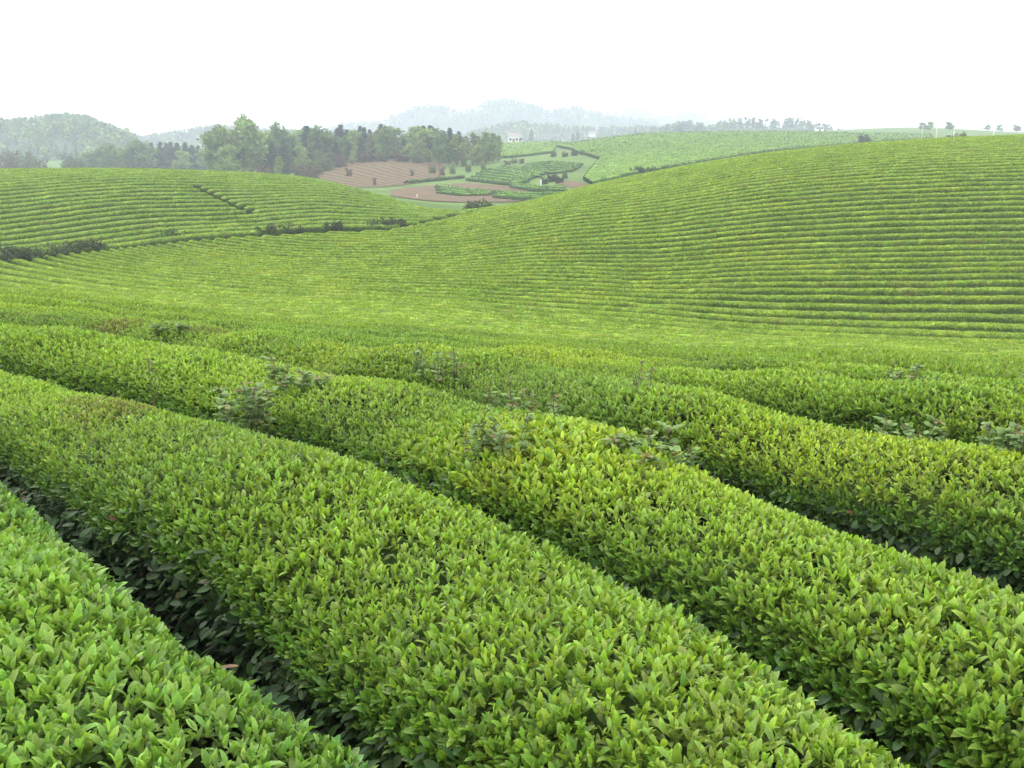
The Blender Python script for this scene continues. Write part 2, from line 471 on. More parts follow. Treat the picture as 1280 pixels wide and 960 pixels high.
def hedge(name, px, py, w, h, lod, parent_label, cat="tea hedge", group=None, leafk=1.0, base=None, seed=0, tone=None, big0=1.0):
    """a row of clipped bushes along a plan polyline: body mesh + leaf meshes as children.
    lod 0: near, every leaf; 1: middle distance; 2: far slope; 3: horizon"""
    base = ground if base is None else base
    ds = (.06, .12, .28, .8)[lod]
    px, py = resample(px, py, ds)
    if len(px) < 4: return None
    w = np.interp(np.linspace(0, 1, len(px)), np.linspace(0, 1, len(w)), w) if np.ndim(w) else np.full(len(px), float(w))
    tx = np.gradient(px); ty = np.gradient(py); tl = np.hypot(tx, ty); tx /= tl; ty /= tl
    nx, ny = -ty, tx                                                # lateral, left of travel
    w = w * (1 + .22 * (noise(px, py, .8, 4) - .5) + .15 * (noise(px, py, .3, 5) - .5))
    hh = h * (1 + (1 if lod < 2 else .45) * (.13 * (noise(px, py, 1.6, 0) - .5) + .10 * (noise(px, py, .5, 1) - .5)))
    endt = np.minimum(np.arange(len(px)), np.arange(len(px))[::-1]) * ds
    w = w * np.clip((.45 if lod < 2 else .75) + endt / .8, 0, 1); hh = hh * np.clip((.75 if lod < 2 else .85) + endt / 1.2, 0, 1)
    gz = base(px, py)
    # body
    PQ = np.linspace(0, 1, (13, 13, 9, 7)[lod]); shrink = (.80, .90, .97, 1.0)[lod]
    la = np.interp(PQ, np.linspace(0, 1, 13), PROF[:, 0]); he = np.interp(PQ, np.linspace(0, 1, 13), PROF[:, 1])
    wob = 1 + (.12 if lod < 3 else .2) * (rng.random((len(px), len(PQ))) - .5)
    bxv = px[:, None] + nx[:, None] * la[None] * w[:, None] * shrink * wob
    byv = py[:, None] + ny[:, None] * la[None] * w[:, None] * shrink * wob
    bzv = gz[:, None] + he[None] * hh[:, None] * (shrink if lod < 2 else 1) * (1 + (wob - 1) * .5)
    bzv[:, 0] -= .15; bzv[:, -1] -= .15
    BV = np.stack([bxv, byv, bzv], -1).reshape(-1, 3)
    faces = [grid_faces(len(px), len(PQ))]
    nb = len(BV)
    if lod >= 1:
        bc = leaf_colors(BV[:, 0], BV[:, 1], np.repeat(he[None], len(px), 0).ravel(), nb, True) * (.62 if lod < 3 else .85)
        if tone is not None: bc = bc * tone
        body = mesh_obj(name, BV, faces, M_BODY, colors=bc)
    else:
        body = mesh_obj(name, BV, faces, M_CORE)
    tag(body, parent_label, cat, group)
    if lod == 3 and leafk <= 0: return body
    # leaves
    dist = np.hypot(px, py)
    seen = (np.abs(px) < .60 * py + 1.3) & (py > .7)
    size = .044 * np.maximum(1, dist / 11) ** .42
    if lod == 3: size = .0016 * dist
    dens = {0: 1430., 1: 560., 2: .95 / (size ** 2 * .5), 3: .6 / (size ** 2 * .5)}[lod] * leafk
    per = 2 * w + 1.35 * hh
    hidden = top(px, py) / py < -.19
    if lod == 1: dens = dens * np.where(dist < 9, 1.0, (9 / np.maximum(dist, 9)) ** 1.15)
    if lod == 2:
        vis = (dist > 12) & (dist < 34)
        dens = dens * np.where(vis, .55, 1)
    cnt = dens * per * ds * seen
    cnt = np.floor(cnt + rng.random(len(cnt))).astype(int)
    idx = np.repeat(np.arange(len(px)), cnt)
    n = len(idx)
    if n < 3: return body
    f = rng.random(n); i2 = np.minimum(idx + 1, len(px) - 1)
    X0 = px[idx] * (1 - f) + px[i2] * f; Y0 = py[idx] * (1 - f) + py[i2] * f
    W = w[idx]; Hh = hh[idx]
    p = np.clip(rng.random(n) * .9 + .05, .02, .98)
    # fewer leaves low in the gap
    lat, hz_ = prof(p, W, Hh)
    l1, h1 = prof(np.clip(p + .02, 0, 1), W, Hh); l0, h0 = prof(np.clip(p - .02, 0, 1), W, Hh)
    dl, dh = l1 - l0, h1 - h0; dn = np.hypot(dl, dh) + 1e-9
    nl, nh = -dh / dn, dl / dn                                       # outward in the section plane
    flip = (nh * 1.0 + nl * np.sign(lat) * .5) < 0
    nl = np.where(flip, -nl, nl); nh = np.where(flip, -nh, nh)
    nrm = np.stack([nx[idx] * nl, ny[idx] * nl, nh], 1)
    pos = np.stack([X0 + nx[idx] * lat, Y0 + ny[idx] * lat, base(X0, Y0) + hz_], 1)
    hf = hz_ / Hh
    # leave out what faces away below the crest for the farthest rows
    if lod == 0:
        top_part = hf > rng.normal(.64, .07, n)
        big = (.62 + .56 * noise(X0, Y0, 1.1, 2)) * big0 * rng.choice([.8, 1., 1.25], n)
        # --- plucking table: shoots of five leaves
        sel = np.nonzero(top_part)[0]; k5 = 5
        sp = np.repeat(pos[sel], k5, 0); sn = np.repeat(nrm[sel], k5, 0); m = len(sp)
        rank = np.tile(np.arange(k5), len(sel))
        az = np.repeat(rng.random(len(sel)) * 6.283, k5) + rank * 2.4 + rng.normal(0, .3, m)
        tilt = np.radians(np.array([8, 18, 30, 44, 58])[rank]) + rng.normal(0, .16, m)
        stem = unit(sn * .55 + np.array([0, 0, .75]) + np.repeat(rng.normal(0, .22, (len(sel), 3)), k5, 0))
        e1 = unit(np.cross(stem, np.array([.3, .9, .1]))); e2 = np.cross(stem, e1)
        ax = stem * np.cos(tilt)[:, None] + (e1 * np.cos(az)[:, None] + e2 * np.sin(az)[:, None]) * np.sin(tilt)[:, None]
        ln = np.array([.025, .033, .038, .041, .041])[rank] * rng.uniform(.75, 1.25, m) * np.repeat(big[sel], k5)
        sp = sp - sn * .035 + stem * (np.array([.050, .040, .030, .016, 0])[rank])[:, None] + rng.normal(0, .004, (m, 3))
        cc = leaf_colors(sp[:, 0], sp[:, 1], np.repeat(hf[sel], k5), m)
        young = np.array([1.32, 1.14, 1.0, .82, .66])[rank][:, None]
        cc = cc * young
        if tone is not None: cc = cc * tone
        V, Fs, C = blades(sp, ax, ln, ln * rng.uniform(.33, .43, m), rng.uniform(.15, .6, m), cc, True, face=stem, curl=-.5)
        mesh_obj("foliage", V, Fs, M_LEAF, parent=body, colors=C)
        # --- old dark leaves on the flanks
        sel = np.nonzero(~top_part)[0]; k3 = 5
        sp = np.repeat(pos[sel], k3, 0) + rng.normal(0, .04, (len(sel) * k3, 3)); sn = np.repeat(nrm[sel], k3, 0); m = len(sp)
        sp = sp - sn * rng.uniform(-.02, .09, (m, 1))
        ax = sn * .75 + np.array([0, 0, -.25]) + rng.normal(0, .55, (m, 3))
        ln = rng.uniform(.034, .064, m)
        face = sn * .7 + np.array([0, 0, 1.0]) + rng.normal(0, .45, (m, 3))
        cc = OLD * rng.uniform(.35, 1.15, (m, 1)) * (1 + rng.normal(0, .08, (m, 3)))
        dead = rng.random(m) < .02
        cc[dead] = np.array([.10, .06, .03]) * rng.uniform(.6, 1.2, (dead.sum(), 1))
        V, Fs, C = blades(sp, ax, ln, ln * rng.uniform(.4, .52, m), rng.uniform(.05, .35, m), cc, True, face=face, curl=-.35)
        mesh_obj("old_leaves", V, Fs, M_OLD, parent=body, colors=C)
        # --- branches showing in the gap
        paths = []; rad = []
        ii = np.nonzero(seen & (dist < 6.5))[0][::2]
        for i in ii:
            for sgn in (-1, 1):
                for _ in range(2):
                    b0 = np.array([px[i], py[i], gz[i] - .03]) + rng.normal(0, .06, 3) * np.array([1, 1, 0]) + np.array([nx[i], ny[i], 0]) * sgn * .3 * w[i]
                    b2 = b0 + np.array([nx[i], ny[i], 0]) * sgn * w[i] * rng.uniform(.45, .75) + np.array([0, 0, hh[i] * rng.uniform(.45, .75)]) + rng.normal(0, .05, 3)
                    b1 = (b0 + b2) / 2 + rng.normal(0, .03, 3)
                    paths.append([b0, b1, b2]); rad.append([.007, .005, .0025])
        if paths:
            V, Fs = tubes(paths, rad, 4)
            mesh_obj("branches", V, Fs, M_TWIG, parent=body)
        return body
    if lod == 1:
        k4 = 4
        top_part = hf > rng.normal(.50, .08, n)
        m = n * k4
        sp = np.repeat(pos, k4, 0); sn = np.repeat(nrm, k4, 0); rank = np.tile(np.arange(k4), n)
        az = np.repeat(rng.random(n) * 6.283, k4) + rank * 2.4
        tilt = np.radians(np.array([14, 32, 50, 66])[rank]) + rng.normal(0, .16, m)
        stem = unit(sn * .55 + np.array([0, 0, .75]) + np.repeat(rng.normal(0, .25, (n, 3)), k4, 0))
        e1 = unit(np.cross(stem, np.array([.3, .9, .1]))); e2 = np.cross(stem, e1)
        ax = stem * np.cos(tilt)[:, None] + (e1 * np.cos(az)[:, None] + e2 * np.sin(az)[:, None]) * np.sin(tilt)[:, None]
        ln = np.array([.036, .046, .052, .054])[rank] * rng.uniform(.75, 1.3, m) * (size[idx].repeat(k4) / .047) * np.repeat(.8 + .5 * noise(X0, Y0, 1.4, 2), k4)
        sp = sp - sn * .03 + stem * np.array([.045, .03, .015, 0])[rank][:, None] + rng.normal(0, .012, (m, 3))
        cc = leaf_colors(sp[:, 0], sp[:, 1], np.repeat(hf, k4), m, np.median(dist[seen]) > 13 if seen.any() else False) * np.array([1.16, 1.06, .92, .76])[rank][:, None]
        V, Fs, C = blades(sp, ax, ln, ln * rng.uniform(.38, .5, m), rng.uniform(.15, .6, m), cc, False, face=stem)
        mesh_obj("foliage", V, Fs, M_LEAF, parent=body, colors=C)
        return body
    m = n
    big = .8 + .5 * noise(X0, Y0, 1.4, 2)
    ln = size[idx] * rng.uniform(.75, 1.3, m) * big
    ax = nrm * .45 + np.array([0, 0, .75]) + rng.normal(0, .42, (m, 3))
    sp = pos - nrm * (ln * .55)[:, None]
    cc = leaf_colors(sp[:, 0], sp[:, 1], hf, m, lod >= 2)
    if tone is not None: cc = cc * tone
    V, Fs, C = blades(sp, ax, ln, ln * (.45 if lod == 1 else .62), rng.uniform(.1, .6, m), cc, False)
    mesh_obj("foliage", V, Fs, M_LEAF, parent=body, colors=C)
    return body


# plan lines of the rows, from the seams between the near rows outwards
def bp(pts):
    return [(float(a_of(u, v) * near_y(v)), float(near_y(v))) for u, v in pts]


b15 = bp([(1180, 960), (750, 710), (500, 590), (353, 548), (219, 507), (119, 482), (0, 456)])
bx = [p[0] for p in b15][::-1]; by = [p[1] for p in b15][::-1]
x0, y0 = b15[-1]; x1, y1 = b15[0]
bx = [-60, -30, -12] + bx + [3, 8, 30, 60]
by = [y0 + .36 * (60 + x0), y0 + .42 * (30 + x0), y0 + .5 * (12 + x0)] + by + [y1 - 1.5 * (3 - x1), y1 - 1.5 * (8 - x1), y1 - 1.3 * (30 - x1), y1 - 1.2 * (60 - x1)]


def far_y(Y0, slope, x):
    b = np.maximum(0, -x - 10.5)
    return Y0 + slope * x + .062 * b ** 2 / (1 + b * .03)


KN = [-1.70, 1.30, 4.30, 17.5, 29, 41, 53, 73, 103]


def row_y(k, x):
    x = np.asarray(x, float)
    B = pchip(bx, by, x); P = np.interp(x, [-40, -12, -5, 0, 2, 8], [1.25, 1.35, 1.65, 2.08, 2.25, 2.3])
    Y = np.stack([B - 3 * P, B, B + 3 * P, .5 * (B + 9 * P + far_y(27, -.3, x)), far_y(43.5, -.07, x), far_y(53.5, -.045, x), far_y(64.5, -.02, x), far_y(84.5, 0, x), far_y(115, 0, x)])
    return pchip(KN, Y, float(k))


BANK = [(-70, 36), (-36, 50), (-27.5, 54), (-18.8, 60.5), (-12, 63.3), (-8, 64.8), (-3.6, 74), (2, 86), (60, 92)]


def bank_y(x): return np.interp(x, [p[0] for p in BANK], [p[1] for p in BANK])


ORD = "zeroth first second third fourth fifth sixth seventh eighth ninth tenth eleventh twelfth thirteenth fourteenth fifteenth sixteenth seventeenth eighteenth nineteenth".split()
TENS = "_ _ twent thirt fort fift sixt sevent eight ninet".split()


def nth(n):
    if n < 20: return ORD[n]
    if n % 10 == 0: return TENS[n // 10] + "ieth"
    return TENS[n // 10] + "y " + ORD[n % 10]


NEAR_LABELS = {
    0: "big leaved clipped tea hedge filling the bottom left corner beside the dark gap",
    1: "broad clipped tea hedge running diagonally through the middle beyond the dark gap",
    2: "tea hedge just beyond the broad middle hedge, with coarse leaves at its right end",
    3: "tea hedge with thin bare patches of twigs, two beyond the broad middle hedge",
    4: "tea hedge three beyond the broad middle hedge, weeds standing along its far side",
}
def x_range(k, ymax):
    xs = np.linspace(-62, 62, 2481); ys = row_y(k, xs)
    ok = (ys > .35) & (ys < bank_y(xs) - .45) & (ys < ymax) & (np.abs(xs) < .68 * ys + 2.2)
    return xs[ok], ys[ok]


G_MAIN = "clipped tea rows from the camera across the valley to the right hill"
LAST = 76
CREST = 74
for k in range(-1, LAST + 1):
    xs, ys = x_range(k, 92)
    if len(xs) < 8: continue
    up = row_y(k + .5, xs); dn = row_y(k - .5, xs)
    sl = np.gradient(ys, xs)
    pitch = (up - dn) / np.sqrt(1 + sl ** 2)
    xs2, ys2 = resample(xs, ys, .5)
    wv = np.interp(np.linspace(0, 1, len(xs2)), np.linspace(0, 1, len(xs)), np.clip(pitch, .55, 1.7)) * ((.395, .352, .345, .36, .36)[max(0, k)] if k <= 4 else .37 if k < 14 else .375 - .085 * np.clip((8 - xs2) / 14, 0, 1) if k > 28 else .325)
    d0 = np.hypot(xs, ys).min()
    lod = 0 if k <= 5 else (1 if k <= 12 else 2)
    if k in NEAR_LABELS: lab = NEAR_LABELS[k]
    elif k == -1: lab = "clipped tea hedge at the very bottom edge in front of the corner hedge"
    elif k <= 28: lab = "clipped tea row on the near slope, %s row from the bottom left corner hedge" % nth(k + 1)
    else: lab = "even tea row across valley and right hill, %s below crest" % nth(CREST - k + 1) if k <= CREST else "tea row at the valley head, %s beyond the right hill crest row" % nth(k - CREST)
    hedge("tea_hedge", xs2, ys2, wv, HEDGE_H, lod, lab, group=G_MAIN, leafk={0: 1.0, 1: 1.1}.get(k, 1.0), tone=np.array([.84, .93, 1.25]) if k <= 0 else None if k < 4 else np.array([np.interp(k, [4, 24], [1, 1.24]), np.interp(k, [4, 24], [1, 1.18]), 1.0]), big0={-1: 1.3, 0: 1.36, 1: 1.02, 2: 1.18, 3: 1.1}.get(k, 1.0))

# left hill: older, wider rows with ragged ends along the bank
G_LEFT = "wider tea rows over the rounded left hill"
li = 0
for m in range(-30, 34):
    xs = np.linspace(-75, 8, 1200)
    b = np.maximum(0, xs + 22)
    ys = 57.5 + 1.72 * m + .70 * (xs + 27) - .014 * b ** 2 / (1 + b * .012) + .35 * np.sin(xs * .3 + m * .35)
    endy = bank_y(xs) + .35 + .8 * ((m * 37) % 5) / 5
    p0 = np.array(hit(243, 232, 66)[:2]); p1 = np.array(hit(312, 264, 58)[:2])
    pd = (p1 - p0) / np.linalg.norm(p1 - p0)
    cut = (xs - p0[0]) * pd[1] - (ys - p0[1]) * pd[0]                 # narrow path running down the slope
    ok = (ys > endy) & (ys < 96) & (np.abs(xs) < .60 * ys + 2)
    crossing = (np.abs(cut) < .24) & (ys > p1[1]) & (ys < p0[1])
    idx = np.nonzero(ok & ~crossing)[0]
    if len(idx) < 20: continue
    for seg in np.split(idx, np.nonzero(np.diff(idx) > 1)[0] + 1):
        if len(seg) < 30: continue
        li += 1
        side = ""
        hedge("tea_hedge", xs[seg], ys[seg], .62, HEDGE_H * 1.05, 2,
              "wide tea row on the left hill, %s up from the dark bank" % nth(li), group=G_LEFT, leafk=.8, seed=m,
              tone=np.array([1.08, 1.08, 1.05]))


# ------------------------------------------------------------------ far hills with their woods
def wood_cards(X, Y, Z, hgt, wid, colr, k, conif):
    """k leaf clumps per tree, spread through each crown"""
    n = len(X); m = n * k
    t = rng.random(m) ** .8
    H = np.repeat(hgt, k); Wd = np.repeat(wid, k)
    cf = np.repeat(conif, k)
    rad = np.where(cf, (1 - t) * 1.05 + .08, np.sqrt(np.clip(1 - (2 * t - .85) ** 2 / 1.4, .05, 1)))
    an = rng.random(m) * 6.283; rr = np.sqrt(rng.uniform(.1, 1, m)) * rad * Wd * .5
    pos = np.stack([np.repeat(X, k) + rr * np.cos(an), np.repeat(Y, k) + rr * np.sin(an), np.repeat(Z, k) + H * (.02 + .96 * t)], 1)
    ax = np.stack([np.cos(an) * .8, np.sin(an) * .8, np.where(cf, .1, .5)], 1) + rng.normal(0, .5, (m, 3))
    ln = Wd * rng.uniform(.32, .6, m)
    cc = np.repeat(colr, k, 0) * rng.uniform(.86, 1.14, (m, 1))
    return blades(pos - unit(ax) * ln[:, None] * .4, ax, ln, ln * rng.uniform(.55, .8, m), rng.uniform(0, .5, m), cc, False)


PINE = np.array([.045, .088, .046]); BROAD = np.array([.10, .175, .055]); PALE = np.array([.20, .30, .085])
M_HILL = plain_mat("hill_cover", (.032, .055, .028), (.055, .085, .038), .03)


def hill(sil, D, width, zbase, ntrees, th, label, pine=.5, k=16, wood_label="", pale=.25):
    xs = np.linspace(sil[0][0], sil[-1][0], 160)
    vs = pchip([p[0] for p in sil], [p[1] for p in sil], xs)
    X = a_of(xs, vs) * D; Zr = s_of_v(vs) * D - th * .8
    q = np.linspace(-1, 1, 25)
    shape = np.cos(q * math.pi / 2) ** 1.2
    GX = np.repeat(X[None], 25, 0) * (1 + q[:, None] * width / D)
    GY = np.repeat((D + q * width)[:, None], len(X), 1)
    bump = (noise(GX, GY, width * .35, 1) - .5) * width * .12 * (1 - shape[:, None]) * 1.2
    GZ = zbase + (np.maximum(Zr, zbase + .5)[None] - zbase) * shape[:, None] + bump * shape[:, None] - 2.5 * (shape[:, None] < .02)
    h = mesh_obj("hill", np.stack([GX, GY, GZ], -1).reshape(-1, 3), [grid_faces(25, len(X))], M_HILL)
    tag(h, label, "hill", kind='structure')
    qi = rng.uniform(-.98, .35, ntrees); xi = rng.uniform(0, len(X) - 1.01, ntrees)
    ridge = rng.random(ntrees) < .34; qi[ridge] = -np.abs(rng.normal(0, .03, ridge.sum()))
    fi = np.clip((qi + 1) * 12, 0, 23.99); i = fi.astype(int); j = xi.astype(int); a = fi - i; b = xi - j
    def ip(G): return G[i, j] * (1 - a) * (1 - b) + G[i + 1, j] * a * (1 - b) + G[i, j + 1] * (1 - a) * b + G[i + 1, j + 1] * a * b
    TX, TY, TZ = ip(GX), ip(GY), ip(GZ)
    hg = th * rng.uniform(.6, 1.1, ntrees) * (.75 + .5 * noise(TX, TY, th * 5, 2)); wd = hg * rng.uniform(.6, .95, ntrees)
    cf = rng.random(ntrees) < pine; wd[cf] *= .7
    cl = np.where(cf[:, None], PINE, np.where((rng.random(ntrees) < pale)[:, None], PALE, BROAD)) * rng.uniform(.8, 1.2, (ntrees, 1))
    V, Fs, C = wood_cards(TX, TY, TZ - .5, hg, wd, cl, k, cf)
    w = mesh_obj("wood", V, Fs, M_CROWN, colors=C)
    tag(w, wood_label, "wood", kind='stuff')


hill([(-260,150),(-150,146),(-60,152),(0,150),(40,146),(75,142),(105,147),(130,155),(160,168),(200,188),(260,204)], 560, 130, -24, 2300, 6.5,
     "rounded wooded hill rising behind the left tea hill", .35, 20, "mixed woodland covering the rounded hill at the far left", .3)
hill([(90,185),(130,176),(190,168),(230,160),(270,156),(330,160),(400,166),(470,172),(540,178)], 860, 140, -32, 1100, 10,
     "low hazy ridge behind the hill wood", .5, 16, "hazy woodland along the low ridge behind the hill wood")
hill([(360,176),(430,158),(470,152),(500,142),(520,136),(545,132),(570,138),(590,137),(605,128),(640,123),(665,130),(690,139),(715,135),(740,139),(760,147),(790,150),(850,162),(920,172)], 1350, 260, -45, 1800, 12,
     "long pale mountain ridge on the horizon", .5, 14, "forest on the long pale mountain ridge")
hill([(690,160),(740,148),(775,139),(797,135),(830,148),(865,139),(890,150),(950,158),(1010,166)], 1800, 260, -50, 900, 13,
     "faintest mountain ridge on the horizon, two low summits", .5, 12, "forest on the faintest two summit ridge")
hill([(780,172),(820,160),(860,152),(890,154),(900,149),(930,147),(955,149),(985,147),(1010,152),(1030,158),(1060,168)], 700, 60, -14, 420, 8,
     "low wooded rise on the skyline left of the right hill crest", .75, 22, "dark conifer wood on the low skyline rise")
hill([(560,174),(610,160),(640,151),(680,154),(720,157),(760,159),(800,158),(850,162),(900,170)], 880, 150, -26, 900, 9,
     "flat wooded land below the mountain ridge", .6, 16, "hazy wood on the flat land below the mountains", .4)


# ------------------------------------------------------------------ fields and soil on the valley slopes
def patch(name, lower, upper, mat, label, ymin, kind='structure', nu=60, nv=24, lift=.10):
    def pl(pts):
        uu = np.linspace(pts[0][0], pts[-1][0], nu)
        vv = np.interp(uu, [p[0] for p in pts], [p[1] for p in pts]) + (rng.random(nu) - .5) * .6
        return np.array([hit(a, b, ymin) for a, b in zip(uu, vv)])
    A = pl(lower); B = pl(upper)
    t = np.linspace(0, 1, nv)[:, None]
    X = A[None, :, 0] * (1 - t) + B[None, :, 0] * t; Y = A[None, :, 1] * (1 - t) + B[None, :, 1] * t
    Z = ground(X, Y) + lift
    o = mesh_obj(name, np.stack([X, Y, Z], -1).reshape(-1, 3), [grid_faces(nv, nu)], mat)
    return tag(o, label, name.split("_")[-1], kind=kind)


def striped_mat():
    m, n, l, o = new_mat("planted_furrows")
    tc = n.new("ShaderNodeTexCoord"); mp = n.new("ShaderNodeMapping"); mp.inputs['Rotation'].default_value = (0, 0, math.radians(-24))
    l.new(tc.outputs['Object'], mp.inputs['Vector'])
    w = n.new("ShaderNodeTexWave"); w.bands_direction = 'X'; w.inputs['Scale'].default_value = .14; w.inputs['Distortion'].default_value = 1.5
    w.inputs['Detail'].default_value = 2; w.inputs['Detail Scale'].default_value = 2
    l.new(mp.outputs[0], w.inputs['Vector'])
    r = n.new("ShaderNodeValToRGB"); r.color_ramp.elements[0].position = .35; r.color_ramp.elements[0].color = (.06, .070, .030, 1)
    r.color_ramp.elements[1].position = .65; r.color_ramp.elements[1].color = (.165, .098, .055, 1)
    l.new(w.outputs['Fac'], r.inputs[0])
    p = n.new("ShaderNodeBsdfPrincipled"); p.inputs['Roughness'].default_value = 1; p.inputs['Specular IOR Level'].default_value = .1
    l.new(r.outputs[0], p.inputs['Base Color']); l.new(p.outputs[0], o.inputs[0])
    return m


M_STRIPE = striped_mat()
patch("planted_field", [(400,234),(430,236),(480,234),(520,230),(556,224)], [(396,206),(430,196),(470,193),(520,192),(556,195)], M_STRIPE,
      "reddish brown field in narrow planted furrows below the hill wood", 150)
patch("soil_field", [(488,247),(520,252),(560,256),(600,258),(640,260),(690,256)], [(488,238),(520,234),(580,229),(640,234),(665,241),(690,249)], M_SOIL,
      "bare reddish soil and track around the small tea terraces", 128)
patch("soil_field", [(698,231),(715,235),(738,236)], [(698,226),(715,227),(738,231)], M_SOIL,
      "small bare soil patch at the foot of the far tea hill", 128, nu=24, nv=10)



def strip_rows(lower, upper, nrows, ymin, w, h, look, group, tone):
    """rows of bushes lofted between two edges read off the photo and set on the terrain"""
    uu = np.linspace(0, 1, 40)
    def pl(pts):
        q = np.linspace(0, 1, len(pts))
        return np.array([hit(np.interp(t, q, [p[0] for p in pts]), np.interp(t, q, [p[1] for p in pts]), ymin)[:2] for t in uu])
    A = pl(lower); B = pl(upper)
    for i in range(nrows):
        t = (i + .5) / nrows
        Pn = A * (1 - t) + B * t
        lab = look if nrows == 1 else "%s, %s from front" % (look, nth(i + 1))
        hedge("tea_hedge", Pn[:, 0], Pn[:, 1] + .3 * np.sin(uu * 9 + i), w * .9, h * .58, 3, lab, group=group, leafk=.8, tone=tone)


G_TER = "tea rows on the small terraces in the valley"
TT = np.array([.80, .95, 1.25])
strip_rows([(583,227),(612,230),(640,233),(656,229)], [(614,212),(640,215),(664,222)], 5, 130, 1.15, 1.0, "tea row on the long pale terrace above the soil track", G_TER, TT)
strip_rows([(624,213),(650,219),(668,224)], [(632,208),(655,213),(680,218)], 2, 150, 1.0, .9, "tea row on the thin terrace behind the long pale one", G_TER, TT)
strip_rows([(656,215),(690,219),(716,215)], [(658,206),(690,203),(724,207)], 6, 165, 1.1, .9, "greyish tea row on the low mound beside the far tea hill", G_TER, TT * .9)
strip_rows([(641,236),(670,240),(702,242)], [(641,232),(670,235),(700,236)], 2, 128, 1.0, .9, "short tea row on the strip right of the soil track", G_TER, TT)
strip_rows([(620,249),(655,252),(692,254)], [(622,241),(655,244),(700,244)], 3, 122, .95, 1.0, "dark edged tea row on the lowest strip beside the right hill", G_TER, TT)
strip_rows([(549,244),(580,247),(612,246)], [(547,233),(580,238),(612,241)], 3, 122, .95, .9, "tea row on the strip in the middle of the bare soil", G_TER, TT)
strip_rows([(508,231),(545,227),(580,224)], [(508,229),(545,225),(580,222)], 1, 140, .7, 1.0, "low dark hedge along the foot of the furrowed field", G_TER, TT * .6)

# rows over the far tea hill, seen over the shoulder of the right hill
SIL_U = [600, 640, 720, 800, 960, 1120, 1280, 1500]; SIL_V = [268, 257, 234, 215, 188, 173, 166, 162]
G_FAR = "fine tea rows on the hazy far tea hill"
fi = 0
for y in np.arange(140, 330, 3.1):
    xl = (np.interp(y, [140, 160, 185, 210, 240, 280, 330], [742, 728, 738, 748, 718, 702, 690]) - 640) / F * y
    xs = np.linspace(xl, .42 * y, 160)
    ys = y + .10 * (xs - xl) + 1.2 * np.sin(xs * .05)
    u = 640 + F * xs / (ys * CP - top(xs, ys) * SP)
    v = 480 - F * (ys * SP + top(xs, ys) * CP) / (ys * CP - top(xs, ys) * SP)
    ok = np.nonzero(v < np.interp(u, SIL_U, SIL_V) + 4)[0]
    if len(ok) < 12: continue
    ok = np.arange(ok[0], ok[-1] + 1)
    fi += 1
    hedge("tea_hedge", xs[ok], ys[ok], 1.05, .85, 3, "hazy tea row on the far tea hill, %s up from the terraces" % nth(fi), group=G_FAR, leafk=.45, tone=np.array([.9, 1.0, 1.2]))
G_FIELD = "pale tea rows in the far field right of the wood"
fi = 0
for y in np.arange(255, 400, 5.2):
    xs = np.linspace((588 - 640) / F * y, (np.interp(y, [250, 400], [690, 700]) - 640) / F * y, 60)
    ys = y + .06 * xs
    fi += 1
    hedge("tea_hedge", xs, ys, 1.7, .8, 3, "pale tea row in the far field right of the wood, %s from front" % nth(fi), group=G_FIELD, leafk=.4, tone=np.array([1.0, 1.08, 1.1]))


